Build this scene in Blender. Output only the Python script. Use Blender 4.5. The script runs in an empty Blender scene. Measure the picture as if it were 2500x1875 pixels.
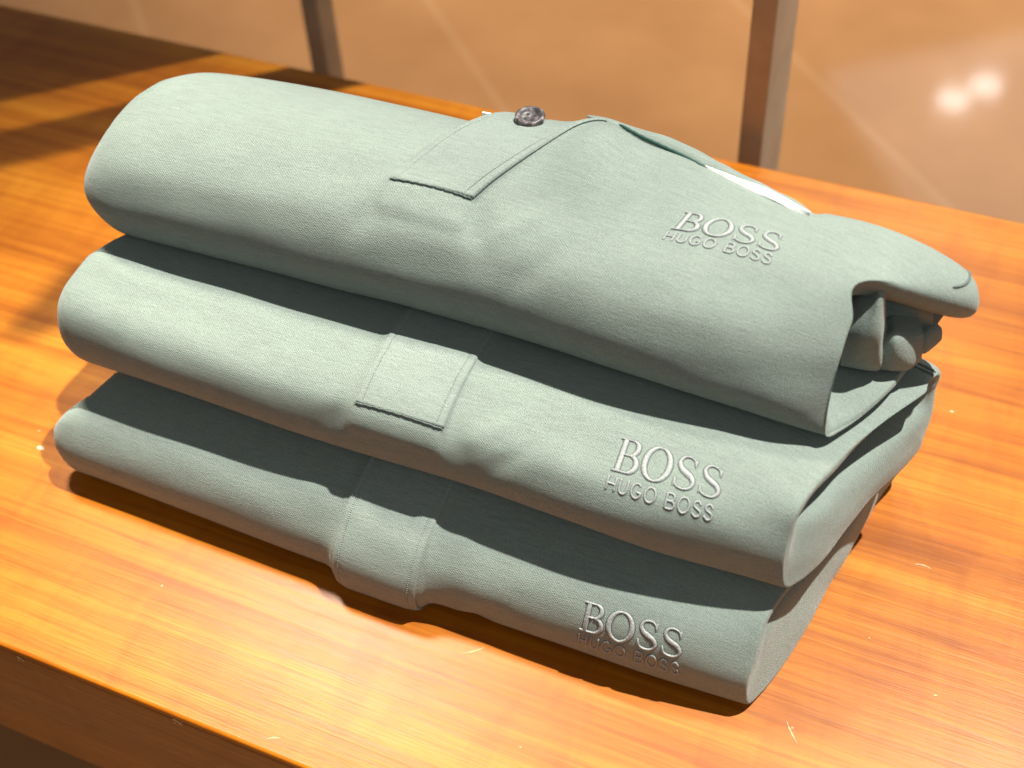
import math, random
import numpy as np

# ------------------------------------------------------------------ geometry helpers (numpy)
def hermite(ts, P, tq, closed=False):
    """non-uniform cubic interpolation of P (n,3) at knots ts; tq queries"""
    ts = np.asarray(ts, float); P = np.asarray(P, float); n = len(P)
    if closed:
        per = ts[-1]; ts = ts[:-1]
        tt = np.concatenate([ts[-2:] - per, ts, ts[:3] + per]); PP = np.concatenate([P[-2:], P, P[:3]])
        tq = np.mod(tq, per)
    else:
        tt, PP = ts, P
    m = np.zeros_like(PP)
    d = (PP[1:] - PP[:-1]) / (tt[1:] - tt[:-1])[:, None]
    h = (tt[1:] - tt[:-1])[:, None]
    m[1:-1] = (d[:-1] * h[1:] + d[1:] * h[:-1]) / (h[1:] + h[:-1])
    m[0] = d[0]; m[-1] = d[-1]
    i = np.clip(np.searchsorted(tt, tq, side='right') - 1, 0, len(tt) - 2)
    hh = (tt[i + 1] - tt[i]); s = ((tq - tt[i]) / hh)[:, None]; hh = hh[:, None]
    return ((2*s**3 - 3*s**2 + 1) * PP[i] + (s**3 - 2*s**2 + s) * hh * m[i]
            + (-2*s**3 + 3*s**2) * PP[i + 1] + (s**3 - s**2) * hh * m[i + 1])

def normals(G, closed_v=True):
    du = np.gradient(G, axis=0)
    if closed_v:
        dv = (np.roll(G, -1, 1) - np.roll(G, 1, 1)) / 2
    else:
        dv = np.gradient(G, axis=1)
    n = np.cross(du, dv); l = np.linalg.norm(n, axis=2, keepdims=True)
    return n / np.maximum(l, 1e-12)

def smoothstep(a, b, x):
    t = np.clip((x - a) / (b - a), 0, 1); return t * t * (3 - 2 * t)

_rng = np.random.default_rng(5)
def vnoise(p, seed=0):
    """cheap smooth value noise built from sines, p (...,3) -> (...)"""
    r = np.random.default_rng(seed); out = 0
    for k in range(7):
        w = r.normal(size=3); w *= (0.7 + 0.9 * r.random()) / np.linalg.norm(w)
        out = out + np.sin(p @ w * 6.283 + r.random() * 6.283)
    return out / 4.0

class Body:
    """one folded shirt: lofted skin with a closed profile, rounded left end, open gusset at the right end"""
    def __init__(s, xL, xs, secs, pre, BR, caps, lc=0.02, seed=1, nv=240, amp=1.0, back_bevel=0.35, plan=None):
        nk = 11
        net = []
        for x, sec in zip(xs, secs):
            net.append([(x, y, z) for y, z in sec])
        if pre is not None: net.append(pre)
        net.append(BR)
        n_body = len(net)
        for c in caps: net.append(c)
        net = np.array(net)                                  # (stations, nk, 3)
        # v knots from arc length of a middle section
        mid = net[1]; dl = np.linalg.norm(np.roll(mid, -1, 0) - mid, axis=1)
        vk = np.concatenate([[0], np.cumsum(np.maximum(dl, .006))]); s.per = vk[-1]; s.vk = vk
        vq = np.linspace(0, s.per, nv, endpoint=False)
        rows = np.array([hermite(vk, st, vq, closed=True) for st in net])
        # u: body region sampled by x, dense at the left end
        xb = np.array([st[4][0] for st in net[:n_body]])
        xb = np.maximum.accumulate(xb + np.arange(n_body) * 1e-5)
        # make sure outline knots are spaced
        for i in range(1, n_body):
            if xb[i] - xb[i - 1] < .006: xb[i] = xb[i - 1] + .006
        t = np.linspace(0, 1, 46)
        left = xL + lc * (1 - np.cos(t * math.pi / 2))
        body = np.linspace(xL + lc, xb[-1], 330)[1:]
        uq = np.concatenate([left, body])
        G = np.zeros((len(uq), nv, 3))
        for j in range(nv):
            G[:, j] = hermite(xb, rows[:n_body, j], uq)
        # near left, x must follow uq exactly
        G[:46, :, 0] = left[:, None]
        # left end rounding
        tt = np.clip((uq - xL) / lc, 0, 1)
        sc = (1 - (1 - tt) ** 2.2) ** (1 / 2.2)
        zc = (G[:, :, 2].max(1) + G[:, :, 2].min(1)) / 2
        yc = (G[:, :, 1].max(1) + G[:, :, 1].min(1)) / 2
        G[:, :, 2] = zc[:, None] + (G[:, :, 2] - zc[:, None]) * sc[:, None]
        ks = 1 - (1 - sc) * back_bevel
        G[:, :, 1] = yc[:, None] + (G[:, :, 1] - yc[:, None]) * ks[:, None]
        if plan:
            sh = np.interp(G[:, :, 1], [p[0] for p in plan], [p[1] for p in plan])
            G[:, :, 0] += sh * (1 - smoothstep(xL, xL + .10, G[:, :, 0]))
        # caps
        capn = len(caps)
        if capn:
            ct = np.arange(capn + 2).astype(float); K = rows[n_body - 2:]
            cq = np.linspace(1, capn + 1, 14 * capn + 1)[1:]
            Cg = np.zeros((len(cq), nv, 3))
            # interpolate outline->caps, with a tangent that leaves the outline sideways (a crisp folded edge)
            ct2 = np.arange(capn + 1).astype(float); cq2 = cq - 1
            for j in range(nv):
                Cg[:, j] = hermite(ct2, K[1:, j], cq2)
            G = np.concatenate([G, Cg])
        s.nb = len(uq)
        s.G = G; s.uq = uq; s.vq = vq; s.nv = nv
        N = normals(G)
        # orientation: outward
        c = G[s.nb // 2].mean(0)
        if ((G[s.nb // 2] - c) * N[s.nb // 2]).sum() < 0: N = -N; s.flip = True
        else: s.flip = False
        P = G * np.array([7., 16., 16.])
        w = vnoise(P, seed) * .0008 + vnoise(G * np.array([16., 55., 55.]), seed + 9) * .00022
        s.N = N
        s.G = G + N * (w * amp)[..., None]
    def disp(s, f):
        N = normals(s.G); N = -N if s.flip else N
        s.G = s.G + N * f(s.G[..., 0], s.vq[None, :] * np.ones(s.G.shape[:2]), s)[..., None]
        s.N = normals(s.G); s.N = -s.N if s.flip else s.N
    def uidx(s, x, v):
        """fractional column index at which the body row v reaches x"""
        jf = (v / s.per) * s.nv; j0 = int(math.floor(jf)) % s.nv; j1 = (j0 + 1) % s.nv; f = jf - math.floor(jf)
        col = s.G[:s.nb, j0, 0] * (1 - f) + s.G[:s.nb, j1, 0] * f
        col = np.maximum.accumulate(col)
        i = int(np.clip(np.searchsorted(col, x) - 1, 0, s.nb - 2))
        g = (x - col[i]) / max(col[i + 1] - col[i], 1e-9)
        return i + min(max(g, 0), 1), j0, j1, f
    def at(s, x, v):
        u, j0, j1, f = s.uidx(x, v); i = int(u); g = u - i; i1 = min(i + 1, s.nb - 1)
        def bl(A):
            return (A[i, j0] * (1 - g) + A[i1, j0] * g) * (1 - f) + (A[i, j1] * (1 - g) + A[i1, j1] * g) * f
        n = bl(s.N); return bl(s.G), n / np.linalg.norm(n)

# ------------------------------------------------------------------ the three shirts' shapes (metres; x along the front fold)
B3 = [.290, .292, .300]
def sec(*p): return list(p)

bot = Body(-.3095, [-.3125, -.24, -.12, -.028], [
    sec((.130,.003),(.07,.0005),(.012,.0005),(.000,.0045),(-.0035,.015),(.004,.031),(.023,.041),(.07,.044),(.115,.042),(.132,.035),(.138,.02)),
    sec((.130,.003),(.07,.0005),(.009,.0005),(-.0015,.0042),(-.0050,.015),(.003,.032),(.023,.0425),(.07,.045),(.115,.043),(.132,.035),(.138,.02)),
    sec((.130,.003),(.07,.0005),(.008,.0005),(-.0025,.0042),(-.0058,.015),(.002,.032),(.022,.0425),(.07,.045),(.115,.043),(.132,.035),(.138,.02)),
    sec((.128,.003),(.065,.0005),(.007,.0005),(-.0025,.0040),(-.0045,.016),(.003,.031),(.021,.0415),(.065,.045),(.112,.043),(.128,.035),(.134,.02))],
    None,
    [(.026,.125,.004),(.0145,.062,.003),(.0035,.0065,.0012),(.0004,-.0012,.0040),(-.0010,-.0020,.015),(-.0012,.005,.027),(-.0008,.0145,.036),(.011,.050,.042),(.026,.100,.043),(.030,.114,.038),(.030,.122,.02)],
    [[(.0245,.112,.018),(.0145,.060,.017),(.0035,.019,.016),(.0012,.009,.016),(-.0002,.007,.021),(-.0004,.010,.028),(-.0002,.0165,.0345),(.0115,.052,.038),(.025,.102,.040),(.027,.108,.034),(.027,.110,.028)],
     [(.0195,.104,.029),(.0105,.058,.0285),(.002,.030,.0285),(-.0005,.020,.0295),(-.0022,.0175,.031),(-.0024,.0170,.0325),(-.0022,.0185,.034),(.006,.056,.035),(.0195,.102,.036),(.0195,.104,.034),(.0195,.105,.032)],
     [(.004,.104,.031),(-.004,.058,.0305),(-.010,.032,.0305),(-.012,.024,.031),(-.013,.021,.032),(-.013,.020,.033),(-.013,.022,.034),(-.006,.056,.034),(.004,.102,.034),(.004,.104,.033),(.004,.105,.032)]],
    lc=.017, seed=3, plan=[(0,0),(.004,.001),(.010,.006),(.018,.012),(.030,.017),(.06,.028),(.10,.042),(.14,.056)])

mid = Body(-.3055, [-.3095, -.24, -.12, -.028], [
    sec((.136,.048),(.085,.046),(.038,.0455),(.024,.050),(.0185,.062),(.0225,.0775),(.040,.0872),(.08,.0905),(.12,.088),(.136,.080),(.143,.065)),
    sec((.136,.048),(.085,.046),(.036,.0455),(.022,.050),(.0165,.061),(.0205,.075),(.038,.0845),(.08,.0875),(.12,.086),(.136,.080),(.143,.065)),
    sec((.136,.048),(.085,.046),(.034,.0455),(.020,.050),(.0150,.061),(.0195,.0745),(.037,.0835),(.08,.0875),(.12,.086),(.136,.080),(.143,.065)),
    sec((.132,.048),(.080,.046),(.031,.0455),(.020,.049),(.0165,.060),(.0205,.0725),(.036,.082),(.075,.0865),(.115,.086),(.130,.080),(.138,.065))],
    None,
    [(.0345,.116,.052),(.0205,.066,.049),(.0068,.026,.0465),(.0028,.0205,.049),(.0010,.0215,.060),(.0004,.0255,.069),(.0012,.0315,.0775),(.0130,.064,.0825),(.0340,.104,.083),(.0345,.1150,.0805),(.031,.1190,.072)],
    [[(.0335,.108,.060),(.0195,.066,.059),(.0070,.033,.058),(.0038,.027,.058),(.0020,.0265,.063),(.0013,.0285,.0695),(.0012,.0325,.0755),(.0120,.0655,.078),(.029,.107,.079),(.033,.110,.0745),(.0325,.110,.070)],
     [(.027,.103,.067),(.0135,.066,.067),(.0045,.040,.067),(.0018,.036,.0675),(-.0004,.034,.069),(-.0010,.0335,.0705),(-.0006,.035,.072),(.0065,.066,.073),(.023,.104,.073),(.024,.105,.072),(.024,.105,.070)],
     [(.008,.103,.069),(-.002,.066,.069),(-.009,.042,.069),(-.011,.040,.0695),(-.013,.037,.070),(-.013,.0365,.071),(-.013,.038,.072),(-.006,.066,.072),(.008,.104,.072),(.008,.105,.071),(.008,.105,.070)]],
    lc=.016, seed=11, plan=[(.035,0),(.048,.001),(.058,.005),(.068,.011),(.080,.022),(.095,.034),(.11,.045),(.14,.056)])

top = Body(-.3030, [-.306, -.24, -.12, -.030], [
    sec((.128,.088),(.098,.086),(.074,.0855),(.060,.091),(.0540,.105),(.0625,.122),(.085,.1335),(.109,.1355),(.126,.128),(.136,.114),(.137,.098)),
    sec((.130,.088),(.098,.086),(.073,.0855),(.060,.091),(.0540,.105),(.0615,.1235),(.084,.1355),(.110,.1380),(.128,.131),(.139,.115),(.139,.098)),
    sec((.134,.089),(.100,.087),(.075,.0868),(.061,.092),(.0548,.106),(.0620,.124),(.085,.1360),(.108,.1375),(.126,.131),(.138,.117),(.140,.100)),
    sec((.124,.090),(.096,.087),(.069,.0865),(.0565,.090),(.0520,.101),(.0600,.1185),(.079,.130),(.098,.1355),(.1165,.1340),(.1265,.122),(.130,.103))],
    [(.014,.118,.090),(.008,.088,.0875),(.0000,.063,.0868),(-.0035,.0565,.0885),(-.0040,.0565,.098),(-.0045,.0640,.1135),(-.0050,.0755,.1252),(.000,.0900,.1325),(.0160,.1070,.1315),(.019,.1190,.1300),(.020,.124,.114)],
    [(.026,.116,.092),(.0165,.082,.0885),(.0068,.0625,.0865),(.0032,.0570,.0880),(.0020,.0595,.098),(.0012,.0665,.113),(.0014,.0765,.1235),(.003,.0895,.1318),(.0355,.1045,.1240),(.0375,.1150,.1250),(.033,.125,.118)],
    [[(.0255,.114,.0935),(.0160,.0830,.090),(.0060,.0650,.0885),(.0026,.0600,.0900),(.0014,.0612,.099),(.0006,.0677,.113),(.0008,.0774,.123),(.0030,.0900,.1300),(.0375,.1030,.1140),(.0390,.1150,.1100),(.033,.125,.108)],
     [(.0225,.110,.0930),(.0135,.084,.0900),(.0045,.0690,.0888),(.0010,.0640,.0905),(-.0002,.0640,.102),(-.0006,.0700,.113),(-.0002,.0790,.1220),(.001,.0905,.127),(.0325,.1095,.1040),(.033,.1160,.1040),(.028,.121,.103)],
     [(.010,.105,.0935),(.003,.086,.0905),(-.004,.0755,.0895),(-.008,.0720,.0920),(-.010,.0710,.104),(-.010,.0740,.112),(-.008,.0810,.119),(-.004,.0920,.121),(.010,.1085,.1110),(.012,.113,.109),(.012,.112,.104)],
     [(-.024,.102,.0950),(-.026,.090,.0925),(-.028,.0780,.0925),(-.030,.0760,.0950),(-.032,.0740,.106),(-.032,.0770,.112),(-.030,.0830,.118),(-.028,.0930,.120),(-.024,.1010,.112),(-.024,.106,.108),(-.024,.106,.104)]],
    lc=.021, seed=23, plan=[(.085,0),(.095,.001),(.106,.004),(.118,.011),(.128,.020),(.14,.030)])
def relax(b, u0, u1, v0, v1, it, k=.5):
    U = np.arange(b.G.shape[0])[:, None]; V = b.vq[None, :]
    w = smoothstep(u0, u0 + 6, U) * (1 - smoothstep(u1 - 6, u1, U))
    dv = .004; vv = np.where(V < v0 - .03, V + b.per, V)
    w = w * smoothstep(v0 - dv, v0, vv) * (1 - smoothstep(v1, v1 + dv, vv)); w = (w * k)[..., None]
    for _ in range(it):
        A = b.G.copy(); L = A.copy()
        L[1:-1] = (A[:-2] + A[2:] + np.roll(A, 1, 1)[1:-1] + np.roll(A, -1, 1)[1:-1]) / 4
        b.G = A + (L - A) * w
relax(top, top.nb - 40, top.nb + 34, top.vk[7] + .008, top.vk[10] + .012, 220)
relax(mid, mid.nb - 22, mid.nb + 18, mid.vk[8] - .006, mid.per + .012, 140)
for _b in (bot, mid, top): relax(_b, _b.nb - 8, _b.nb + 8, 0, _b.per - .001, 3)
bodies = {'bot': bot, 'mid': mid, 'top': top}
for _b in bodies.values(): _b.N = normals(_b.G); _b.N = -_b.N if _b.flip else _b.N

# camera (right, down, forward rows) and place, solved from the photograph's vanishing lines
CAM = np.array([0.03577304, -0.24655755, 0.42])
RC = np.array([[0.91515926, 0.40061334, -0.04463712], [0.26002092, -0.67132366, -0.69405596], [-0.30801403, 0.62356515, -0.71853591]])
# ==BPY==
import bpy, bmesh
from mathutils import Matrix, Vector
scene = bpy.context.scene
C = scene.collection
R = random.Random(4)

def mesh_obj(name, verts, faces, mat, parent=None, smooth=True, uvs=None):
    me = bpy.data.meshes.new(name)
    me.from_pydata([tuple(map(float, v)) for v in verts], [], faces)
    me.materials.append(mat)
    if smooth:
        me.polygons.foreach_set('use_smooth', [True] * len(me.polygons))
    if uvs is not None:
        uv = me.uv_layers.new(name='UVMap'); li = np.zeros(len(me.loops), int)
        me.loops.foreach_get('vertex_index', li)
        uv.data.foreach_set('uv', np.asarray(uvs, float)[li].ravel())
    me.update()
    o = bpy.data.objects.new(name, me); C.objects.link(o)
    if parent is not None: o.parent = parent
    return o

def empty(name, loc):
    o = bpy.data.objects.new(name, None); o.location = loc; o.empty_display_size = .02; C.objects.link(o); return o

def tag(o, label=None, cat=None, group=None, kind=None):
    if label: o['label'] = label
    if cat: o['category'] = cat
    if group: o['group'] = group
    if kind: o['kind'] = kind
    return o

def keep(o, parent):
    """child built in world coordinates"""
    o.parent = parent; o.matrix_parent_inverse = Matrix.Translation(parent.location).inverted(); return o

# ------------------------------------------------------------------ materials
def mat(name):
    m = bpy.data.materials.new(name); m.use_nodes = True; nt = m.node_tree
    b = nt.nodes['Principled BSDF']; return m, nt, b
def node(nt, t, **kw):
    n = nt.nodes.new(t)
    for k, v in kw.items():
        if k.startswith('i_'): n.inputs[k[2:].replace('_', ' ')].default_value = v
        else: setattr(n, k, v)
    return n
def ramp(nt, fac, stops):
    r = nt.nodes.new('ShaderNodeValToRGB'); e = r.color_ramp.elements
    while len(e) < len(stops): e.new(.5)
    for i, (p, c) in enumerate(stops): e[i].position = p; e[i].color = (*c, 1)
    nt.links.new(fac, r.inputs[0]); return r
def mixc(nt, fac, a, b, mode='MIX'):
    m = nt.nodes.new('ShaderNodeMix'); m.data_type = 'RGBA'; m.blend_type = mode
    for s, v in ((m.inputs[0], fac), (m.inputs[6], a), (m.inputs[7], b)):
        if hasattr(v, 'is_output'): nt.links.new(v, s)
        elif isinstance(v, (int, float)): s.default_value = v
        else: s.default_value = (*v, 1)
    return m.outputs[2]
def math_(nt, op, a, b=None):
    m = nt.nodes.new('ShaderNodeMath'); m.operation = op
    for s, v in ((m.inputs[0], a), (m.inputs[1], b)):
        if v is None: continue
        if hasattr(v, 'is_output'): nt.links.new(v, s)
        else: s.default_value = v
    return m.outputs[0]

def fabric(name, col, rib=1.0):
    m, nt, b = mat(name)
    uv = node(nt, 'ShaderNodeUVMap'); uv.uv_map = 'UVMap'
    geo = node(nt, 'ShaderNodeNewGeometry')
    def wave(ang, period):
        mp = node(nt, 'ShaderNodeMapping'); mp.inputs['Rotation'].default_value = (0, 0, ang)
        nt.links.new(uv.outputs[0], mp.inputs[0])
        w = node(nt, 'ShaderNodeTexWave', wave_type='BANDS', bands_direction='X', wave_profile='SIN')
        w.inputs['Scale'].default_value = 0.314 / period
        w.inputs['Distortion'].default_value = 1.2; w.inputs['Detail'].default_value = 1
        w.inputs['Detail Scale'].default_value = .35
        nt.links.new(mp.outputs[0], w.inputs[0]); return w.outputs['Fac']
    w1 = wave(math.radians(12), .00062); w2 = wave(math.radians(-52), .00074)
    n1 = node(nt, 'ShaderNodeTexNoise'); n1.inputs['Scale'].default_value = 2200; n1.inputs['Detail'].default_value = 2
    nt.links.new(geo.outputs['Position'], n1.inputs['Vector'])
    n2 = node(nt, 'ShaderNodeTexNoise'); n2.inputs['Scale'].default_value = 55; n2.inputs['Detail'].default_value = 4
    nt.links.new(geo.outputs['Position'], n2.inputs['Vector'])
    # slub streaks along the yarn
    mp = node(nt, 'ShaderNodeMapping'); mp.inputs['Scale'].default_value = (110, 1100, 1)
    nt.links.new(uv.outputs[0], mp.inputs[0])
    n3 = node(nt, 'ShaderNodeTexNoise'); n3.inputs['Scale'].default_value = 1; n3.inputs['Detail'].default_value = 2
    nt.links.new(mp.outputs[0], n3.inputs['Vector'])
    ww = math_(nt, 'MULTIPLY', w1, w2)
    h = math_(nt, 'ADD', math_(nt, 'MULTIPLY', ww, rib), math_(nt, 'ADD', math_(nt, 'MULTIPLY', n1.outputs[0], 2.3), math_(nt, 'MULTIPLY', n3.outputs[0], .7)))
    bp = node(nt, 'ShaderNodeBump'); bp.inputs['Strength'].default_value = .7; bp.inputs['Distance'].default_value = .00013
    nt.links.new(h, bp.inputs['Height']); nt.links.new(bp.outputs[0], b.inputs['Normal'])
    c1 = tuple(x * .68 for x in col); c2 = tuple(min(1, x * 1.20) for x in col)
    f = math_(nt, 'ADD', math_(nt, 'MULTIPLY', n1.outputs[0], .7), math_(nt, 'ADD', math_(nt, 'MULTIPLY', ww, .22), math_(nt, 'MULTIPLY', n3.outputs[0], .36)))
    r = ramp(nt, f, [(.34, c1), (.80, c2)])
    c = mixc(nt, .07, r.outputs[0], ramp(nt, n2.outputs[0], [(.35, c1), (.65, c2)]).outputs[0])
    nt.links.new(c, b.inputs['Base Color'])
    b.inputs['Roughness'].default_value = .8
    b.inputs['Specular IOR Level'].default_value = .3
    b.inputs['Sheen Weight'].default_value = .25; b.inputs['Sheen Roughness'].default_value = .4
    b.inputs['Sheen Tint'].default_value = (.95, 1, .97, 1)
    return m
SAGE = (.235, .284, .248)
M_FAB = fabric('sage_cotton_pique', SAGE)
M_PLACK = fabric('sage_cotton_twill', (.242, .290, .256), .5)
M_SEAM = fabric('sage_seam_thread', (.12, .15, .135), .4)
def simple(name, col, rough=.5, metal=0, bump=0, bscale=400):
    m, nt, b = mat(name)
    b.inputs['Base Color'].default_value = (*col, 1); b.inputs['Roughness'].default_value = rough; b.inputs['Metallic'].default_value = metal
    n = node(nt, 'ShaderNodeTexNoise'); n.inputs['Scale'].default_value = bscale; n.inputs['Detail'].default_value = 3
    tc = node(nt, 'ShaderNodeTexCoord'); nt.links.new(tc.outputs['Object'], n.inputs['Vector'])
    c = ramp(nt, n.outputs[0], [(.3, tuple(x * .85 for x in col)), (.7, tuple(min(1, x * 1.12) for x in col))])
    nt.links.new(c.outputs[0], b.inputs['Base Color'])
    if bump:
        bp = node(nt, 'ShaderNodeBump'); bp.inputs['Strength'].default_value = .6; bp.inputs['Distance'].default_value = bump
        nt.links.new(n.outputs[0], bp.inputs['Height']); nt.links.new(bp.outputs[0], b.inputs['Normal'])
    return m
M_THREAD = simple('embroidery_thread', (.33, .35, .34), .5, 0, .00025, 1500)
M_STITCH = simple('sage_topstitch', (.30, .34, .31), .7)
M_STITCH_SHADE = simple('painted_stitch_shade', (.07, .088, .078), .8, 0, .0001, 1500)  # shade round the sunken stitches, put into the colour
M_PIPE = simple('dark_green_piping', (.012, .06, .045), .7)
M_CARD = simple('white_card', (.88, .88, .86), .5)
M_HOLE = simple('button_hole_dark', (.02, .02, .02), .6)

def button_mat():
    m, nt, b = mat('mottled_horn_button')
    tc = node(nt, 'ShaderNodeTexCoord'); n = node(nt, 'ShaderNodeTexNoise'); n.inputs['Scale'].default_value = 480; n.inputs['Detail'].default_value = 4
    nt.links.new(tc.outputs['Object'], n.inputs['Vector'])
    r = ramp(nt, n.outputs[0], [(.38, (.05, .045, .045)), (.55, (.12, .10, .10)), (.68, (.34, .30, .30))])
    nt.links.new(r.outputs[0], b.inputs['Base Color']); b.inputs['Roughness'].default_value = .42
    return m
M_BTN = button_mat()

def wood(name, edge=False):
    m, nt, b = mat(name)
    tc = node(nt, 'ShaderNodeTexCoord')
    def noise(sx, sy, sz, det=4, rough=.55, dist=0.0, off=0):
        mp = node(nt, 'ShaderNodeMapping'); mp.inputs['Scale'].default_value = (sx, sy, sz); mp.inputs['Location'].default_value = (off, off * .7, off * .3)
        nt.links.new(tc.outputs['Object'], mp.inputs[0])
        n = node(nt, 'ShaderNodeTexNoise'); n.inputs['Scale'].default_value = 1; n.inputs['Detail'].default_value = det
        n.inputs['Roughness'].default_value = rough; n.inputs['Distortion'].default_value = dist
        nt.links.new(mp.outputs[0], n.inputs['Vector']); return n.outputs[0]
    g1 = noise(2.2, 60, 60, 6, .65, .6); g2 = noise(9, 340, 340, 4, .7, .25, 3.1); g3 = noise(.9, 9, 9, 3, .5, .5, 7.7)
    pores = noise(60, 1700, 1700, 2, .6, 0, 1.3); fig = noise(55, 14, 14, 3, .6, .8, 5.5)
    dark, midc, lite = (.29, .080, .003), (.45, .142, .006), (.58, .225, .015)
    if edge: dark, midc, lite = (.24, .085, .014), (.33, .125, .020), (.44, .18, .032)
    r = ramp(nt, g1, [(.30, dark), (.49, midc), (.70, lite)])
    r2 = ramp(nt, g2, [(.30, (.62, .48, .34)), (.56, (1, 1, 1))]); r4 = ramp(nt, fig, [(.36, (.84, .74, .62)), (.56, (1, 1, 1))])
    r3 = ramp(nt, g3, [(.35, (.86, .76, .62)), (.62, (1, 1, 1))])
    c = mixc(nt, .75, r.outputs[0], r2.outputs[0], 'MULTIPLY'); c = mixc(nt, .8, c, r3.outputs[0], 'MULTIPLY'); c = mixc(nt, .6, c, r4.outputs[0], 'MULTIPLY')
    pm = ramp(nt, pores, [(.645, (0, 0, 0)), (.70, (1, 1, 1))])
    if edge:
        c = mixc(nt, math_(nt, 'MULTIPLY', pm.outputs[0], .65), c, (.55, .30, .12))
    else:
        c = mixc(nt, math_(nt, 'MULTIPLY', pm.outputs[0], .45), c, (.25, .08, .015))
    # specks and small chips in the lacquer
    vo = node(nt, 'ShaderNodeTexVoronoi'); vo.inputs['Scale'].default_value = 34
    mp = node(nt, 'ShaderNodeMapping'); mp.inputs['Scale'].default_value = (.55, 1, 1)
    nt.links.new(tc.outputs['Object'], mp.inputs[0]); nt.links.new(mp.outputs[0], vo.inputs[0])
    sel = math_(nt, 'GREATER_THAN', node_sep(nt, vo.outputs['Color']), .72)
    wob = noise(170, 170, 170, 2)
    d = math_(nt, 'ADD', vo.outputs['Distance'], math_(nt, 'MULTIPLY', wob, .06))
    sp = math_(nt, 'MULTIPLY', math_(nt, 'LESS_THAN', d, .062), sel)
    c = mixc(nt, math_(nt, 'MULTIPLY', sp, .7), c, (.80, .66, .48))
    nt.links.new(c, b.inputs['Base Color'])
    rr = math_(nt, 'ADD', .30, math_(nt, 'MULTIPLY', g2, .16))
    nt.links.new(rr, b.inputs['Roughness'])
    b.inputs['Specular IOR Level'].default_value = .24
    b.inputs['Coat Weight'].default_value = .05; b.inputs['Coat Roughness'].default_value = .28
    bp = node(nt, 'ShaderNodeBump'); bp.inputs['Strength'].default_value = .35; bp.inputs['Distance'].default_value = .0002
    nt.links.new(math_(nt, 'ADD', g2, pores), bp.inputs['Height']); nt.links.new(bp.outputs[0], b.inputs['Normal'])
    return m
def node_sep(nt, col):
    s = nt.nodes.new('ShaderNodeSeparateColor'); nt.links.new(col, s.inputs[0]); return s.outputs[0]
M_WOOD = wood('lacquered_cherry_veneer'); M_EDGE = wood('table_edge_veneer', True)

def floor_mat():
    m, nt, b = mat('polished_brown_tile')
    tc = node(nt, 'ShaderNodeTexCoord')
    mp = node(nt, 'ShaderNodeMapping'); mp.inputs['Rotation'].default_value = (0, 0, math.radians(45)); mp.inputs['Location'].default_value = (.02, .085, 0)
    nt.links.new(tc.outputs['Object'], mp.inputs[0])
    br = node(nt, 'ShaderNodeTexBrick'); br.offset = 0; br.squash = 1
    br.inputs['Scale'].default_value = 1; br.inputs['Brick Width'].default_value = 2.6; br.inputs['Row Height'].default_value = .36
    br.inputs['Mortar Size'].default_value = .006; br.inputs['Mortar Smooth'].default_value = .2
    br.inputs['Color1'].default_value = (.40, .205, .085, 1); br.inputs['Color2'].default_value = (.385, .195, .08, 1); br.inputs['Mortar'].default_value = (.43, .235, .11, 1)
    nt.links.new(mp.outputs[0], br.inputs[0])
    n = node(nt, 'ShaderNodeTexNoise'); n.inputs['Scale'].default_value = 6; n.inputs['Detail'].default_value = 5; nt.links.new(tc.outputs['Object'], n.inputs['Vector'])
    r = ramp(nt, n.outputs[0], [(.3, (.80, .76, .72)), (.7, (1, 1, 1))])
    nt.links.new(mixc(nt, 1.0, br.outputs[0], r.outputs[0], 'MULTIPLY'), b.inputs['Base Color'])
    b.inputs['Roughness'].default_value = .07; b.inputs['Specular IOR Level'].default_value = .6
    return m
M_FLOOR = floor_mat()
M_POST = simple('bronzed_steel', (.42, .33, .23), .45, .15, 0, 30)
M_STEEL = simple('pale_steel_frame', (.42, .37, .30), .4, .4, 0, 30)
M_DARK = simple('dark_caster', (.03, .028, .03), .9, 0, 0, 40)  # used only by the added shadow casters

# ------------------------------------------------------------------ room surfaces and table
def box(bm, x0, x1, y0, y1, z0, z1):
    vs = [bm.verts.new(p) for p in [(x0,y0,z0),(x1,y0,z0),(x1,y1,z0),(x0,y1,z0),(x0,y0,z1),(x1,y0,z1),(x1,y1,z1),(x0,y1,z1)]]
    for f in [(0,3,2,1),(4,5,6,7),(0,1,5,4),(1,2,6,5),(2,3,7,6),(3,0,4,7)]: bm.faces.new([vs[i] for i in f])
def bm_obj(name, bm, m, parent=None, bevel=0, seg=3):
    if bevel: bmesh.ops.bevel(bm, geom=list(bm.edges), offset=bevel, segments=seg, profile=.6, affect='EDGES')
    me = bpy.data.meshes.new(name); bm.to_mesh(me); bm.free(); me.materials.append(m)
    for p in me.polygons: p.use_smooth = bool(bevel)
    if bevel:
        try: me.set_sharp_from_angle(angle=math.radians(50))
        except Exception: pass
    o = bpy.data.objects.new(name, me); C.objects.link(o)
    if parent is not None: keep(o, parent)
    return o

fl = mesh_obj('floor', [(-9, -4, -.45), (9, -4, -.45), (9, 14, -.45), (-9, 14, -.45)], [(0, 1, 2, 3)], M_FLOOR, smooth=False)
tag(fl, kind='structure')

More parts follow.
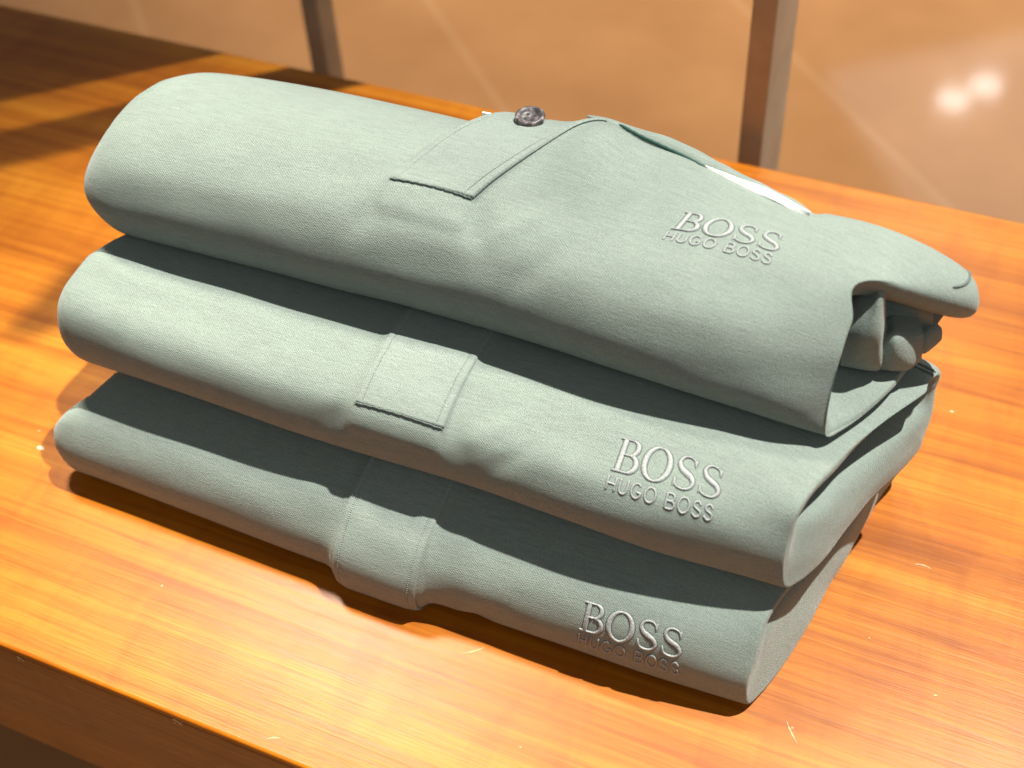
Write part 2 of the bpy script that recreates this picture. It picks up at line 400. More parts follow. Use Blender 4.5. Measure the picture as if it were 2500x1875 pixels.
tb = empty('display_table', (-.1, .115, -.45))
tag(tb, 'orange brown lacquered wooden display table under the folded shirts', 'table')
bm = bmesh.new(); box(bm, -1.3, .75, -.0815, .3125, -.0040, 0)
bm_obj('tabletop', bm, M_WOOD, tb, .0016)
bm = bmesh.new(); box(bm, -1.299, .749, -.0812, .3122, -.086, -.0041)
ap = bm_obj('edge_board', bm, M_EDGE, tb, .0015); ap['label'] = 'darker front edge board of the table'
bm = bmesh.new(); box(bm, -1.28, .73, -.070, .300, -.104, -.0865)
bm_obj('steel_frame', bm, M_STEEL, tb, .001)
for lx in (-1.25, .70):
    for ly in (-.05, .28):
        bm = bmesh.new(); box(bm, lx - .02, lx + .02, ly - .02, ly + .02, -.45, -.1045)
        bm_obj('leg', bm, M_STEEL, tb, .001)
# worn chips along the front arris and pale scratches on the lacquer
M_CHIP = simple('bare_wood_chip', (.60, .38, .20), .7)
def flake(V, F, f, n=9):
    b0 = len(V)
    for i in range(n): V.append(f(6.28318 * i / n, .65 + .6 * R.random()))
    F.append(tuple(range(b0, b0 + n)))
V, F = [], []
for cx, cz, w_ in ((-.2655,-.0050,.0011), (-.2640,-.0062,.0008), (-.2662,-.0072,.0006), (-.1928,-.0042,.0012), (-.1912,-.0055,.0009), (-.1940,-.0066,.0006), (-.1900,-.0035,.0005)):
    flake(V, F, lambda a, r: (cx + math.cos(a) * w_ * r * 1.3, -.0814, cz + math.sin(a) * w_ * r * .9))
V = [(x, -.0814, z) for x, y, z in V]
for a_ in (0, 27):
    V2 = V[a_:a_ + (27 if a_ == 0 else 36)]; keep(mesh_obj('worn_chip', V2, [tuple(range(k, k + 9)) for k in range(0, len(V2), 9)], M_CHIP, None, False), tb)
def scratch(pts, w_):
    V, F = [], []; w_ *= .55; n = 14; P = hermite(list(range(len(pts))), [(x, y, .00018) for x, y in pts], np.linspace(0, len(pts) - 1, n)); T = np.gradient(P, axis=0); b0 = len(V)
    for i in range(n):
        t = T[i] / np.linalg.norm(T[i]); nn = np.array([-t[1], t[0], 0]); ww = w_ * math.sin(math.pi * (i + .4) / n) * (.6 + .7 * R.random())
        V.append(P[i] + nn * ww); V.append(P[i] - nn * ww)
    for i in range(n - 1): F.append((b0 + 2 * i, b0 + 2 * i + 2, b0 + 2 * i + 3, b0 + 2 * i + 1))
    keep(mesh_obj('scratch', V, F, M_CHIP, None, False), tb)
for pts, w_ in (([(-.1055,-.0185),(-.1015,-.0155),(-.0985,-.0125)], .0006), ([(.0140,.0005),(.0165,-.0030),(.0200,-.0070)], .0005), ([(.0415,.0850),(.0450,.0858),(.0485,.0852)], .0006),
                ([(-.1560,-.0770),(-.1535,-.0755),(-.1510,-.0745)], .0005), ([(.0165,-.0020),(.0172,-.0012)], .0006), ([(-.2300,-.0350),(-.2290,-.0345)], .0005), ([(.0600,.0300),(.0612,.0304)], .0006), ([(-.0700,-.0450),(-.0692,-.0452)], .0005), ([(.0330,.0450),(.0338,.0455)], .0005), ([(-.3300,.0150),(-.3285,.0152)], .0006)): scratch(pts, w_)

# ------------------------------------------------------------------ posts of the rack behind the table
def post(x0, x1, y0, y1, label):
    o = empty('rack_post', ((x0 + x1) / 2, (y0 + y1) / 2, -.45))
    tag(o, label, 'post', 'steel posts standing behind the table')
    bm = bmesh.new(); box(bm, x0, x1, y0, y1, -.446, 1.0); bm_obj('bar', bm, M_POST, o, .0012)
    bm = bmesh.new(); box(bm, x0 - .02, x1 + .02, y0 - .012, y1 + .02, -.4498, -.4462); bm_obj('foot_plate', bm, M_POST, o, .0008)
    return o
post(-.1030, -.0902, .332, .384, 'bronze steel post behind the table, right of the shirts\' collar')
post(-.4390, -.4255, .425, .445, 'bronze steel post behind the table, left of the shirts\' button')

# ------------------------------------------------------------------ shirts
def grid_faces(nu, nv, closed):
    f = []
    m = nv if closed else nv - 1
    for i in range(nu - 1):
        for j in range(m):
            j1 = (j + 1) % nv
            f.append((i * nv + j, (i + 1) * nv + j, (i + 1) * nv + j1, i * nv + j1))
    return f

def skin(name, b, m, parent):
    G = b.G; nu, nv = G.shape[:2]
    uv = np.zeros((nu, nv, 2)); uv[..., 0] = G[..., 0]; uv[..., 1] = b.vq[None, :]
    # past the outline the x of the gusset keeps growing in uv
    if nu > b.nb:
        d = np.linalg.norm(np.diff(G[b.nb - 1:], axis=0), axis=2).cumsum(0)
        uv[b.nb:, :, 0] = uv[b.nb - 1, :, 0][None] + d
    fc = grid_faces(nu, nv, True)
    if b.flip: pass
    o = mesh_obj(name, G.reshape(-1, 3), fc, m, parent, True, uv.reshape(-1, 2))
    return o

def sheet(name, P, m, parent, uvs=None, closed=False, capends=False):
    nu, nv = P.shape[:2]
    if uvs is None:
        uvs = np.zeros((nu, nv, 2))
        uvs[1:, :, 0] = np.linalg.norm(np.diff(P, axis=0), axis=2).cumsum(0)
        uvs[:, 1:, 1] = np.linalg.norm(np.diff(P, axis=1), axis=2).cumsum(1)
    f = grid_faces(nu, nv, closed)
    if capends:
        f.append(tuple(range(nv))); f.append(tuple((nu - 1) * nv + j for j in reversed(range(nv))))
    return mesh_obj(name, P.reshape(-1, 3), f, m, parent, True, uvs.reshape(-1, 2))

def placket_strip(b, xl, xr, v0, v1, h_left, h_right, parent, rise=None):
    """a stitched strip of cloth lying on body b: xl(t), xr(t) its two borders, v0..v1 along the profile"""
    nt_, nw = 110, 44
    P = np.zeros((nt_, nw, 3)); uv = np.zeros((nt_, nw, 2))
    ws = 0.5 - 0.5 * np.cos(np.linspace(0, math.pi, nw))
    for i in range(nt_):
        t = i / (nt_ - 1); tt = t ** 1.4 if i < nt_ else t
        v = v0 + (v1 - v0) * tt
        a, c_ = xl(tt), xr(tt)
        for j, w in enumerate(ws):
            x = a + (c_ - a) * w
            p, n = b.at(x, v)
            el = smoothstep(0, .03, w); er = smoothstep(0, .022, 1 - w); eb = smoothstep(0, .02, tt)
            h = (-.0003 + (h_left + .0003) * el) * 1.0
            h = h * (1 - w) + (h_right if w > .5 else h_left) * el * w if w < 1 else h_right
            if w > .5: h = (h_left * (1 - w) + h_right * w) * (.35 + .65 * er) if True else h
            # stitched channels a few mm inside the borders
            d1 = abs(x - a - .0032); d2 = abs(c_ - x - .0032)
            h -= .00035 * math.exp(-(d1 / .0005) ** 2) + .00035 * math.exp(-(d2 / .0005) ** 2)
            h = h * (.0 + 1.0 * eb) - .0003 * (1 - eb)
            P[i, j] = p + n * h; uv[i, j] = (x, v)
    o = sheet('placket', P, M_PLACK, parent, uv)
    so = o.modifiers.new('thick', 'SOLIDIFY'); so.thickness = .0006; so.offset = -1 if False else 0
    return o, P

def cord(name, pts, r, m, parent, twist=0.0, seg=8, flat=1.0):
    """thin seam or thread along a list of (point, normal)"""
    n = len(pts); P = np.zeros((n, seg, 3))
    pp = np.array([p for p, _ in pts]); T = np.gradient(pp, axis=0)
    for i, (p, nn) in enumerate(pts):
        t = T[i] / np.linalg.norm(T[i]); s_ = np.cross(t, nn); s_ /= np.linalg.norm(s_)
        e = min(1, min(i, n - 1 - i) / 3 + .3)
        rr = r * e * (1 + twist * math.sin(i * 1.9))
        for k in range(seg):
            a = 6.283 * k / seg
            P[i, k] = p + s_ * math.cos(a) * rr + nn * math.sin(a) * rr * flat
    return sheet(name, P, m, parent, None, True, True)

# lettering drawn as embroidered strokes: (points, half widths); cap height 1
def arc(cx, cy, rx, ry, a0, a1, n=22):
    return [(cx + rx * math.cos(math.radians(a0 + (a1 - a0) * i / (n - 1))), cy + ry * math.sin(math.radians(a0 + (a1 - a0) * i / (n - 1)))) for i in range(n)]
def spl(pts, n=40):
    P = np.array([(x, y, 0) for x, y in pts]); d = np.concatenate([[0], np.cumsum(np.linalg.norm(np.diff(P, axis=0), axis=1))])
    return [(q[0], q[1]) for q in hermite(d, P, np.linspace(0, d[-1], n))]
def serif(ch):
    S = []
    if ch == 'B':
        S.append(([(.20, .02), (.20, .98)], [.085] * 2))
        S.append(([(.02, .98), (.46, .98)], [.028] * 2)); S.append(([(.02, .02), (.50, .02)], [.028] * 2))
        S.append(([(.24, .53), (.46, .53)], [.026] * 2))
        a = arc(.44, .755, .22, .225, 90, -90); S.append((a, [.026 + .055 * math.sin(math.pi * i / 21) for i in range(22)]))
        a = arc(.47, .275, .27, .255, 90, -90); S.append((a, [.026 + .062 * math.sin(math.pi * i / 21) for i in range(22)]))
        return S, .80
    if ch == 'O':
        a = arc(.47, .5, .40, .50, 90, 450, 48); S.append((a, [.03 + .062 * abs(math.sin(2 * math.pi * i / 47)) for i in range(48)]))
        return S, .96
    if ch == 'S':
        p = spl([(.60, .76), (.54, .93), (.36, 1.0), (.16, .93), (.09, .76), (.18, .60), (.36, .50), (.55, .40), (.64, .24), (.56, .07), (.34, .0), (.13, .07), (.06, .26)], 54)
        S.append((p, [.028 + .068 * math.exp(-((i - 26) / 11) ** 2) for i in range(54)]))
        S.append(([(.605, .98), (.605, .72)], [.022] * 2)); S.append(([(.055, .02), (.055, .30)], [.022] * 2))
        return S, .72
def sans(ch):
    w = .085; S = []
    def add(p, n=None): S.append((p, [w] * len(p)))
    if ch == 'H': add([(.1, 0), (.1, 1)]); add([(.72, 0), (.72, 1)]); add([(.1, .5), (.72, .5)]); return S, .86
    if ch == 'U': add([(.1, 1), (.1, .4)] + arc(.4, .34, .3, .34, 180, 360, 16) + [(.7, .4), (.7, 1)]); return S, .84
    if ch == 'G': add(arc(.46, .5, .38, .5, 48, 330, 26) + [(.80, .42), (.52, .42)]); return S, .94
    if ch == 'O': add(arc(.48, .5, .40, .5, 90, 450, 34)); return S, .98
    if ch == 'B':
        add([(.1, 0), (.1, 1)]); add([(.1, 1)] + arc(.42, .76, .24, .24, 90, -90, 12) + [(.1, .52)]); add([(.1, .52)] + arc(.46, .26, .27, .26, 90, -90, 12) + [(.1, 0)]); return S, .82
    if ch == 'S':
        add(spl([(.62, .80), (.40, 1.0), (.14, .88), (.14, .66), (.38, .52), (.62, .38), (.64, .14), (.38, .0), (.08, .18)], 34)); return S, .76
    return [], .42

def logo(b, quad_big, quad_small, parent, grow=1.0, flat=None):
    """quads: (x,v) of bottom-left, bottom-right, top-right, top-left on the cloth"""
    verts, faces = [], []
    def lay(text, fn, quad, hgt, gap):
        Ls = [fn(c) for c in text]; tot = sum(w for _, w in Ls) + gap * (len(text) - 1)
        (x0, v0), (x1, v1), (x2, v2), (x3, v3) = quad
        asp = tot
        def M(a, bb):
            s = a / asp
            x = (x0 * (1 - s) + x1 * s) * (1 - bb) + (x3 * (1 - s) + x2 * s) * bb
            v = (v0 * (1 - s) + v1 * s) * (1 - bb) + (v3 * (1 - s) + v2 * s) * bb
            return x, v
        ox = 0
        for strokes, w in Ls:
            for pts, hw in strokes:
                # resample
                P = np.array([(x + ox, y) for x, y in pts]); d = np.concatenate([[0], np.cumsum(np.linalg.norm(np.diff(P, axis=0), axis=1))])
                n = max(4, int(d[-1] / .035)); q = np.linspace(0, d[-1], n)
                X = np.stack([np.interp(q, d, P[:, 0]), np.interp(q, d, P[:, 1])], 1); HW = np.interp(q, d, hw)
                T = np.gradient(X, axis=0); T /= np.linalg.norm(T, axis=1)[:, None]; Nn = np.stack([-T[:, 1], T[:, 0]], 1)
                HW = HW * grow + (.022 if grow > 1 else .008); seg = 7; base = len(verts)
                for i in range(n):
                    for k in range(seg):
                        a = k / (seg - 1) * 2 - 1
                        pt = X[i] + Nn[i] * a * HW[i] + (T[i] * HW[i] * (.5 if i == n - 1 else -.5) * (1 - a * a) if i in (0, n - 1) else 0)
                        x, v = M(*pt)
                        p, nn = b.at(x, v)
                        e = 1.0 if 0 < i < n - 1 else .2
                        hh = (flat if flat else hgt) * math.sqrt(max(0, 1 - a * a)) * e * (.8 + .25 * ((i % 2) * 2 - 1) * .5 + .2 * R.random()) - .00012
                        verts.append(p + nn * (hh + (0 if grow == 1 else .00006)))
                for i in range(n - 1):
                    for k in range(seg - 1):
                        q0 = base + i * seg + k
                        faces.append((q0, q0 + 1, q0 + seg + 1, q0 + seg))
            ox += w + gap
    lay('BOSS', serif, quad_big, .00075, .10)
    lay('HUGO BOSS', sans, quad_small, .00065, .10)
    return mesh_obj('embroidery' if grow == 1 else 'stitch_shade', verts, faces, M_THREAD if grow == 1 else M_STITCH_SHADE, parent)

def bump_fn(xl, xr, ve, v1, amp, below=.010, soft=.0035):
    """raises the cloth under a placket (xl..xr at v, ending at ve) with a padded welt just below its end"""
    def f(X, V, b):
        t = (V - ve) / (v1 - ve); a = xl(np.clip(t, 0, 1)); c_ = xr(np.clip(t, 0, 1))
        inx = smoothstep(-soft, soft * .35, X - a) * smoothstep(-soft * .8, soft * .35, c_ - X)
        inv = smoothstep(ve - below - .004, ve - below + .002, V) * (V < v1 + .03)
        return amp * inx * inv
    return f
GRP = 'sage green polo shirts folded in a stack'
def lin(a, b_): return lambda t: a + (b_ - a) * t

# --- placement of plackets (x at lower end, x at upper end, v range)
pl_bot = (lin(-.1640, -.1602), lin(-.1285, -.1235)); 
pl_mid = (lin(-.1612, -.1590), lin(-.1252, -.1222))
pl_top = (lin(-.1690, -.1425), lin(-.1362, -.1066))
bot.disp(bump_fn(*pl_bot, .128, .20, .0012))
bot.disp(lambda X, V, b: .0042 * smoothstep(-.172, -.158, X) * (1 - smoothstep(-.132, -.112, X)) * smoothstep(.112, .124, V) * (1 - smoothstep(.135, .165, V))); mid.disp(bump_fn(*pl_mid, .1450, .20, .0012)); 
def top_f(X, V, b):
    a = pl_top[0](np.clip((V - .1255) / .053, 0, 1.15)); c_ = pl_top[1](np.clip((V - .1255) / .053, 0, 1))
    inx = smoothstep(-.004, .001, X - a); r = 1 - smoothstep(.0, .085, X - c_)
    up = smoothstep(.128, .172, V) * (1 - smoothstep(.185, .20, V))
    w = .0055 * inx * r * up + .0050 * np.exp(-((X + .104) / .012) ** 2) * up
    w = w + bump_fn(*pl_top, .1255, .180, .0009)(X, V, b) * 1.0
    # the front panel ends at the neck opening; behind its edge the cloth drops
    ye = np.interp(X, [-.12, -.098, -.0904, -.066, -.0257, .0], [.150, .142, .1320, .1215, .1150, .115])
    drop = smoothstep(0, .0025, b.G[..., 1] - ye) * smoothstep(-.102, -.090, X) * (1 - smoothstep(-.028, -.018, X)) * (V > .13) * (V < .2)
    return w - .004 * drop
top.disp(top_f)
# pucker dimples beside the placket ends, soft drags in the cloth
def dim(cx, cv, sx, sv, amp, ang=0):
    ca, sa = math.cos(ang), math.sin(ang)
    def f(X, V, b):
        dx, dv = X - cx, V - cv; p = dx * ca + dv * sa; q = -dx * sa + dv * ca
        return amp * np.exp(-(p / sx) ** 2 - (q / sv) ** 2)
    return f
for f in (dim(-.120, .142, .006, .011, -.0014, .4), dim(-.107, .150, .014, .004, .0007, .7), dim(-.100, .140, .012, .004, -.0008, .8), dim(-.168, .138, .005, .008, -.0010, -.5), dim(-.05, .135, .05, .006, .0004, .1)): mid.disp(f)
for f in (dim(-.122, .130, .006, .010, -.0018, .4), dim(-.105, .135, .016, .004, -.0007, .8), dim(-.112, .137, .010, .004, .0006, .7)): bot.disp(f)
for f in (dim(-.131, .117, .006, .011, -.0014, .5), dim(-.116, .122, .013, .004, .0007, .8), dim(-.104, .110, .016, .005, -.0008, .9), dim(-.174, .110, .005, .009, -.0008, -.5)): top.disp(f)

def shirt(b, loc, label):
    o = empty('folded_polo_shirt', loc)
    tag(o, label, 'folded shirt', GRP)
    s = skin('body', b, M_FAB, None); keep(s, o)
    return o
S_bot = shirt(bot, (-.15, .065, 0), 'sage green polo shirt lying directly on the wooden table, lowest of the stack')
S_mid = shirt(mid, (-.15, .08, .045), 'sage green polo shirt sandwiched between the top and bottom shirts')
S_top = shirt(top, (-.15, .10, .087), 'sage green polo shirt on top of the stack, dark button and white tag showing')

def do_placket(b, S, pl, v0, v1, hl, hr, seam_r=.00032):
    o, P = placket_strip(b, pl[0], pl[1], v0, v1, hl, hr, None); keep(o, S)
    # end seam: doubled cord across the lower end
    for side in (0, 1):
        q = []
        for i in range(330):
            t = i / 329; v = v0 + .002 + (v1 - v0 - .004) * t; x = (pl[0](t) + .0030) if side == 0 else (pl[1](t) - .0030)
            p, n = b.at(x, v); q.append((p + n * ((hl if side == 0 else hr) + .00012), n))
        keep(cord('stitch_line', q, .00018, M_STITCH, None, .85, 5), S)
    pts = []
    for i in range(60):
        w = i / 59; x = pl[0](0) + (pl[1](0) - pl[0](0)) * w
        p, n = b.at(x, v0 + .0006 * math.sin(w * math.pi) + .0001 * math.sin(w * 60)); pts.append((p + n * .0005, n))
    c1 = cord('end_seam', pts, seam_r, M_SEAM, None, .25); keep(c1, S)
    return P
do_placket(bot, S_bot, pl_bot, .128, .205, .0004, .0007)
do_placket(mid, S_mid, pl_mid, .1450, .205, .0004, .0007)
Pt = do_placket(top, S_top, pl_top, .1255, .181, .0003, .0010)

LB = {
 'top': ([(-.0653,.1385),(-.0281,.1480),(-.0279,.1590),(-.0630,.1495)], [(-.0667,.1325),(-.0290,.1400),(-.0288,.1458),(-.0660,.1367)]),
 'mid': ([(-.0627,.1488),(-.0246,.1503),(-.0252,.1614),(-.0628,.1594)], [(-.0627,.1425),(-.0248,.1417),(-.0250,.1476),(-.0628,.1470)]),
 'bot': ([(-.0631,.1500),(-.0251,.1506),(-.0258,.1618),(-.0629,.1612)], [(-.0635,.1420),(-.0249,.1412),(-.0251,.1480),(-.0630,.1482)]),
}
for nm, b, S in (('top', top, S_top), ('mid', mid, S_mid), ('bot', bot, S_bot)):
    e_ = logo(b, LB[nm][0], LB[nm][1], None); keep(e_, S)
    u_ = logo(b, LB[nm][0], LB[nm][1], None, 1.25, .00024); u_.parent = e_  # wider dark ribbon under the letters, a painted shadow edge

# ------------------------------------------------------------------ loft helper for folds, hems, collar pieces
def loft(name, rings, m, parent, nu=40, nv=36, amp=.0003, seed=2):
    K = np.array(rings, float); n, k = K.shape[:2]
    du = np.concatenate([[0], np.cumsum([np.linalg.norm(K[i + 1].mean(0) - K[i].mean(0)) + 1e-4 for i in range(n - 1)])])
    ring = K[n // 2]; dv = np.concatenate([[0], np.cumsum(np.linalg.norm(np.roll(ring, -1, 0) - ring, axis=1) + 2e-4)])
    rows = np.array([hermite(dv, r, np.linspace(0, dv[-1], nv, endpoint=False), closed=True) for r in K])
    P = np.zeros((nu, nv, 3))
    for j in range(nv): P[:, j] = hermite(du, rows[:, j], np.linspace(0, du[-1], nu))
    N = normals(P); c = P.mean(1, keepdims=True)
    if ((P - c) * N).sum() < 0: N = -N
    P = P + N * (vnoise(P * 60, seed) * amp)[..., None]
    o = sheet(name, P, m, None, None, True, True); keep(o, parent); return o
def ell(c, a, b_, n=12, p=2.0):
    """ring round centre c with half-axis vectors a and b_"""
    c, a, b_ = map(np.array, (c, a, b_)); r = []
    for i in range(n):
        t = 6.28318 * i / n; ct, st = math.cos(t), math.sin(t)
        r.append(c + a * math.copysign(abs(ct) ** (2 / p), ct) + b_ * math.copysign(abs(st) ** (2 / p), st))
    return r
# PARTS
# E_PARTS

# hem seams run round the ends of the right-hand folds
def row_pts(b, us, vs_):
    out = []
    for u, v in zip(us, vs_):
        jf = (v % b.per) / b.per * b.nv; j0 = int(jf) % b.nv; j1 = (j0 + 1) % b.nv; f = jf - int(jf); u = int(round(u))
        p = b.G[u, j0] * (1 - f) + b.G[u, j1] * f; n = b.N[u, j0] * (1 - f) + b.N[u, j1] * f; n /= np.linalg.norm(n)
        out.append((p + n * .0002, n))
    return out
def hem_seam(b, S, us, vs_):
    for k, (dv, r_) in enumerate(((0, .00055),)):
        keep(cord('hem_seam', row_pts(b, us, np.array(vs_) + dv), r_, M_SEAM, None, .15, 8, .8), S)
for dv in (0, .0075):
    hem_seam(mid, S_mid, np.arange(mid.nb - 60, mid.nb + 3), np.full(63, mid.vk[8] + .001 + dv * .5))
hem_seam(top, S_top, np.full(60, top.nb + 1), np.linspace(top.vk[8] + .001, top.vk[10], 60))

# folded sleeve layers inside the open end of the top shirt
def cloth_sheet(name, cols, parent, seed, zmin=.0925):
    K = np.array(cols, float); K[..., 2] = np.maximum(K[..., 2], zmin)
    nc, nr = K.shape[:2]; du = np.arange(nc).astype(float); dv = np.arange(nr).astype(float)
    A = np.array([hermite(dv, K[i], np.linspace(0, nr - 1, 30)) for i in range(nc)])
    P = np.zeros((12 * nc, 30, 3))
    for j in range(30): P[:, j] = hermite(du, A[:, j], np.linspace(0, nc - 1, 12 * nc))
    N = normals(P, False); P = P + N * (vnoise(P * 70, seed) * .00035)[..., None]
    o = sheet(name, P, M_FAB, None); keep(o, parent)
    sm = o.modifiers.new('t', 'SOLIDIFY'); sm.thickness = .0014; sm.offset = 0
    return o
def rows(front, top_dy, bot_dy):
    """adds a curled-over top edge and a tucked-under lower edge to every column"""
    out = []
    for col in front:
        t, l = col[0], col[-1]
        out.append([(t[0] - .002, t[1] + top_dy, t[2] - .001)] + [tuple(q) for q in col] + [(l[0] - .001, l[1] + bot_dy * .5, l[2] - .0012), (l[0] - .003, l[1] + bot_dy, l[2] - .0008)])
    return out
FA = [[(-.0028,.090,.1118),(-.0015,.086,.1093),(-.0008,.085,.1038),(-.0006,.086,.0951)], [(.004,.094,.1213),(.005,.087,.1171),(.0054,.084,.1091),(.005,.086,.0955)],
      [(.0078,.094,.125),(.0088,.089,.1187),(.0104,.086,.109),(.0114,.088,.095)], [(.0105,.099,.1045),(.0109,.0935,.1058),(.0118,.0905,.0996),(.0128,.091,.0895)],
      [(.0140,.0995,.1055),(.0150,.0930,.1075),(.0165,.0905,.1010),(.0170,.092,.0890)], [(.0184,.101,.1050),(.0194,.0960,.1055),(.0210,.0935,.0984),(.0213,.095,.0880)],
      [(.0215,.105,.1035),(.0230,.1005,.1035),(.0242,.099,.0960),(.0240,.101,.087)]]
FB = [[(.0183,.116,.0943),(.020,.111,.0957),(.0210,.111,.0901),(.0215,.112,.087)], [(.0207,.113,.0968),(.0225,.106,.0974),(.0239,.105,.0908),(.0244,.107,.087)],
      [(.0243,.114,.0981),(.0255,.109,.0991),(.0264,.108,.0935),(.0263,.110,.087)], [(.0266,.116,.0961),(.0281,.113,.0971),(.0285,.112,.0945),(.028,.113,.0883)]]
FC = [[(.0052,.106,.1115),(.0066,.105,.1062),(.008,.106,.098)], [(.0136,.108,.1114),(.015,.107,.1062),(.0161,.108,.0983)],
      [(.0198,.110,.1096),(.0208,.109,.1053),(.0217,.111,.098)], [(.0237,.112,.1063),(.0247,.111,.1039),(.0249,.113,.0989)]]
cloth_sheet('sleeve_fold', rows(FA, .006, .010), S_top, 8)
cloth_sheet('sleeve_fold', rows(FB, .006, .008), S_top, 9)
cloth_sheet('sleeve_fold', rows(FC, .006, .008), S_top, 10)

# neck opening: back of the collar band, the white tag between it and the front panel
rings = []
for c_, ry, rz in [((-.1175,.1392,.1368),.0007,.0007),((-.109,.1380,.1368),.0018,.0011),((-.0995,.1361,.1365),.0022,.0013),((-.0895,.1340,.1365),.0030,.0018),((-.0815,.1317,.1365),.0034,.0022),((-.0693,.1270,.1363),.0036,.0024),((-.0574,.1226,.1360),.0034,.0024),((-.0425,.1179,.1355),.0030,.0022),((-.0279,.1139,.1345),.0018,.0014),((-.022,.112,.133),.0008,.0008)]:
    rings.append(ell((c_[0] + .0012, c_[1] + .0030, c_[2] - .0026), (.001, ry, 0), (0, 0, rz), 12))
o = loft('collar_band', rings, M_FAB, S_top, 60, 24, .0002)
pp_ = hermite([0,1,2,3,4], [(-.1005,.1325,.1405),(-.0915,.1305,.1388),(-.082,.1285,.1378),(-.0725,.1262,.1370),(-.0635,.1232,.1362)], np.linspace(0,4,40))
c_ = cord('collar_piping', [(p, np.array([0, -.3, 1.0])) for p in pp_], .0007, M_PIPE, None, .1); keep(c_, S_top)
# white tag: a thin card lying in the opening
tp = [(-.0641,.1235,.1375),(-.0513,.1205,.1375),(-.039,.1180,.1372),(-.0230,.1135,.1352)]
bt = [(-.0630,.1215,.1352),(-.0490,.1180,.1352),(-.036,.1150,.1348),(-.0245,.1125,.1328)]
P = np.zeros((30, 8, 3)); A = hermite([0,1,2,3], tp, np.linspace(0,3,30)); B = hermite([0,1,2,3], bt, np.linspace(0,3,30))
for j in range(8): P[:, j] = A * (1 - j / 7) + B * (j / 7)
o = sheet('white_tag', P, M_CARD, None); keep(o, S_top); sm = o.modifiers.new('t', 'SOLIDIFY'); sm.thickness = .0008
bm = bmesh.new(); box(bm, -.1545, -.1470, .1275, .1285, .128, .1365)
o = bm_obj('white_tag', bm, M_CARD, S_top, .0003)

# button on the placket
bp_, bn = top.at(-.1315, .1685)
bp_ = bp_ + bn * .0013
z = (Vector(bn) * .75 + Vector((0, -.28, .55))).normalized(); x = Vector((1, 0, 0)); x = (x - z * x.dot(z)).normalized(); y = z.cross(x)
MB = Matrix((x, y, z)).transposed().to_4x4(); MB.translation = Vector(bp_)
prof = [(.0001, .0012), (.0030, .0012), (.0036, .0016), (.0042, .0024), (.0050, .0026), (.0056, .0021), (.0057, .0012), (.0050, .0003), (.0001, .0001)]
sg = 40; V = []; F = []
for r_, h in prof:
    for k in range(sg): a = 6.28318 * k / sg; V.append(MB @ Vector((r_ * math.cos(a), r_ * math.sin(a), h)))
for i in range(len(prof) - 1):
    for k in range(sg): F.append((i * sg + k, i * sg + (k + 1) % sg, (i + 1) * sg + (k + 1) % sg, (i + 1) * sg + k))
btn = mesh_obj('button', V, F, M_BTN, None); keep(btn, S_top)
def disc(name, cx, cy, r_, h, t, m, parent):
    V = []; F = []
    for hh in (h, h + t):
        for k in range(14): a = 6.28318 * k / 14; V.append(MB @ Vector((cx + r_ * math.cos(a), cy + r_ * math.sin(a), hh)))
    F = [tuple(range(14, 28))] + [(k, (k + 1) % 14, 14 + (k + 1) % 14, 14 + k) for k in range(14)]
    o = mesh_obj(name, V, F, m, None, False); o.parent = parent; return o
for sx_, sy_ in ((1, 1), (1, -1), (-1, 1), (-1, -1)):
    disc('thread_hole', sx_ * .0013, sy_ * .0013, .0007, .00122, .00004, M_HOLE, btn)

# ------------------------------------------------------------------ added unseen slab and strip above the frame, shaped to shadow the table
hg = empty('added_shadow_slab', (-.43, .40, .14))
tag(hg, 'dark unseen slab added to cast shadow, above the far left corner of the table', 'shadow caster')
bm = bmesh.new(); box(bm, -.505, -.335, .385, .415, .16, .95); bm_obj('caster_slab', bm, M_DARK, hg, .008)
hb = empty('added_shadow_strip', (-.25, .40, .17))
tag(hb, 'narrow dark unseen strip added to cast shadow beside the slab, above the back edge of the table', 'belt')
bm = bmesh.new(); box(bm, -.276, -.228, .398, .403, .17, .95); bm_obj('caster_strip', bm, M_DARK, hb, .001)

# ------------------------------------------------------------------ lights
def look(o, target):
    d = Vector(target) - o.location; o.rotation_euler = d.to_track_quat('-Z', 'Y').to_euler()
def spot(name, loc, target, power, size, ang, col, blend=.5):
    l = bpy.data.lights.new(name, 'SPOT'); l.energy = power; l.shadow_soft_size = size; l.spot_size = math.radians(ang); l.spot_blend = blend; l.color = col
    o = bpy.data.objects.new(name, l); C.objects.link(o); o.location = loc; look(o, target); return o
def area(name, loc, target, power, sx, sy, col):
    l = bpy.data.lights.new(name, 'AREA'); l.shape = 'RECTANGLE'; l.size = sx; l.size_y = sy; l.energy = power; l.color = col
    o = bpy.data.objects.new(name, l); C.objects.link(o); o.location = loc; look(o, target); return o
el = math.radians(69); D = 20.0
kd = Vector((.7071 * math.cos(el), .7071 * math.cos(el), math.sin(el)))
tgt = Vector((-.12, .08, 0))
pool = Vector((.08, -.08, 0))
spot('key_lamp', tgt + kd * D, pool, 36000, .16, 4.15, (1, .965, .90), .6)
spot('ceiling_spot', (-.93, .83, 2.1), (-.14, -.12, 0), 450, .20, 17, (1, .92, .76), .6)
spot('ceiling_spot', (-.16, 3.3, 2.15), (.12, .32, 0), 110, .40, 15, (1, .92, .80), .6)
area('soft_fill', (.8, -1.6, 1.9), (-.1, .1, 0), 8, 1.6, 1.2, (.92, .97, 1))
spot('floor_fill', (-.3, 2.0, 1.5), (-.3, 2.0, -.45), 350, .25, 82, (1, .9, .75), .35)  # added fill with no known source, brightens the floor behind the table
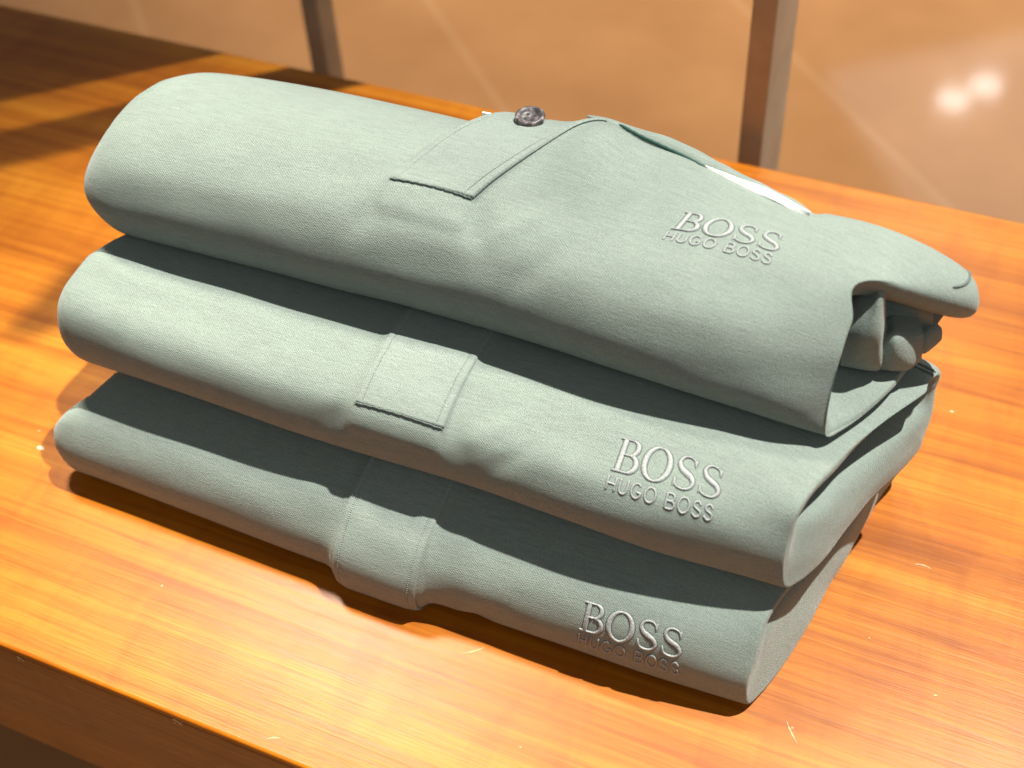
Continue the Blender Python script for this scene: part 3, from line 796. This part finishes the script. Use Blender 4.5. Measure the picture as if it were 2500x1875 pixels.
area('floor_glare_panel', (.55, 5.4, 2.25), (.4, 5.3, 0), 16, 1.8, 2.4, (1, .97, .9))  # added unseen panel, gives the far floor its pale glare
# ceiling lamps mirrored in the polished floor
w = bpy.data.worlds.new('World'); scene.world = w; w.use_nodes = True
w.node_tree.nodes['Background'].inputs[0].default_value = (.92, .90, .92, 1)
w.node_tree.nodes['Background'].inputs[1].default_value = .15

def emis(name, col, s):
    m = bpy.data.materials.new(name); m.use_nodes = True; nt = m.node_tree; nt.nodes.clear()
    e = nt.nodes.new('ShaderNodeEmission'); e.inputs[0].default_value = (*col, 1); e.inputs[1].default_value = s
    o = nt.nodes.new('ShaderNodeOutputMaterial'); nt.links.new(e.outputs[0], o.inputs[0]); return m
M_LAMP = emis('lit_lamp_glass', (1, .97, .93), 11); M_CAN = simple('lamp_housing', (.6, .6, .6), .5)
def downlight(p, label):
    o = empty('ceiling_downlight', p); tag(o, label, 'ceiling lamp', 'ceiling downlights mirrored in the floor')
    def cyl(name, r0, r1, z0, z1, m):
        n = 24; V = []; 
        for r_, z_ in ((r0, z0), (r1, z1)):
            for k in range(n): a = 6.28318 * k / n; V.append((p[0] + r_ * math.cos(a), p[1] + r_ * math.sin(a), p[2] + z_))
        F = [(k, (k + 1) % n, n + (k + 1) % n, n + k) for k in range(n)] + [tuple(range(n)), tuple(n + k for k in reversed(range(n)))]
        q = mesh_obj(name, V, F, m, None, False); keep(q, o)
    cyl('lens', .075, .075, 0, .012, M_LAMP); cyl('housing', .062, .05, .0125, .09, M_CAN)
downlight((-.29, 5.25, 2.2), 'round ceiling lamp, the nearer of the pair seen mirrored in the floor')
downlight((-.17, 5.42, 2.2), 'round ceiling lamp, the farther of the pair seen mirrored in the floor')

# ------------------------------------------------------------------ camera
cd = bpy.data.cameras.new('camera'); cam = bpy.data.objects.new('camera', cd); C.objects.link(cam); scene.camera = cam
Rm = Matrix(((RC[0][0], -RC[1][0], -RC[2][0]), (RC[0][1], -RC[1][1], -RC[2][1]), (RC[0][2], -RC[1][2], -RC[2][2])))
cam.matrix_world = Matrix.Translation(Vector(CAM)) @ Rm.to_4x4()
cd.sensor_width = 36; cd.lens = 45.5847; cd.clip_start = .01; cd.clip_end = 60
cd.dof.use_dof = True; cd.dof.focus_distance = .485; cd.dof.aperture_fstop = 8.0
vs = scene.view_settings; vs.view_transform = 'Standard'; vs.look = 'None'; vs.exposure = 0; vs.gamma = 1; vs.use_curve_mapping = False
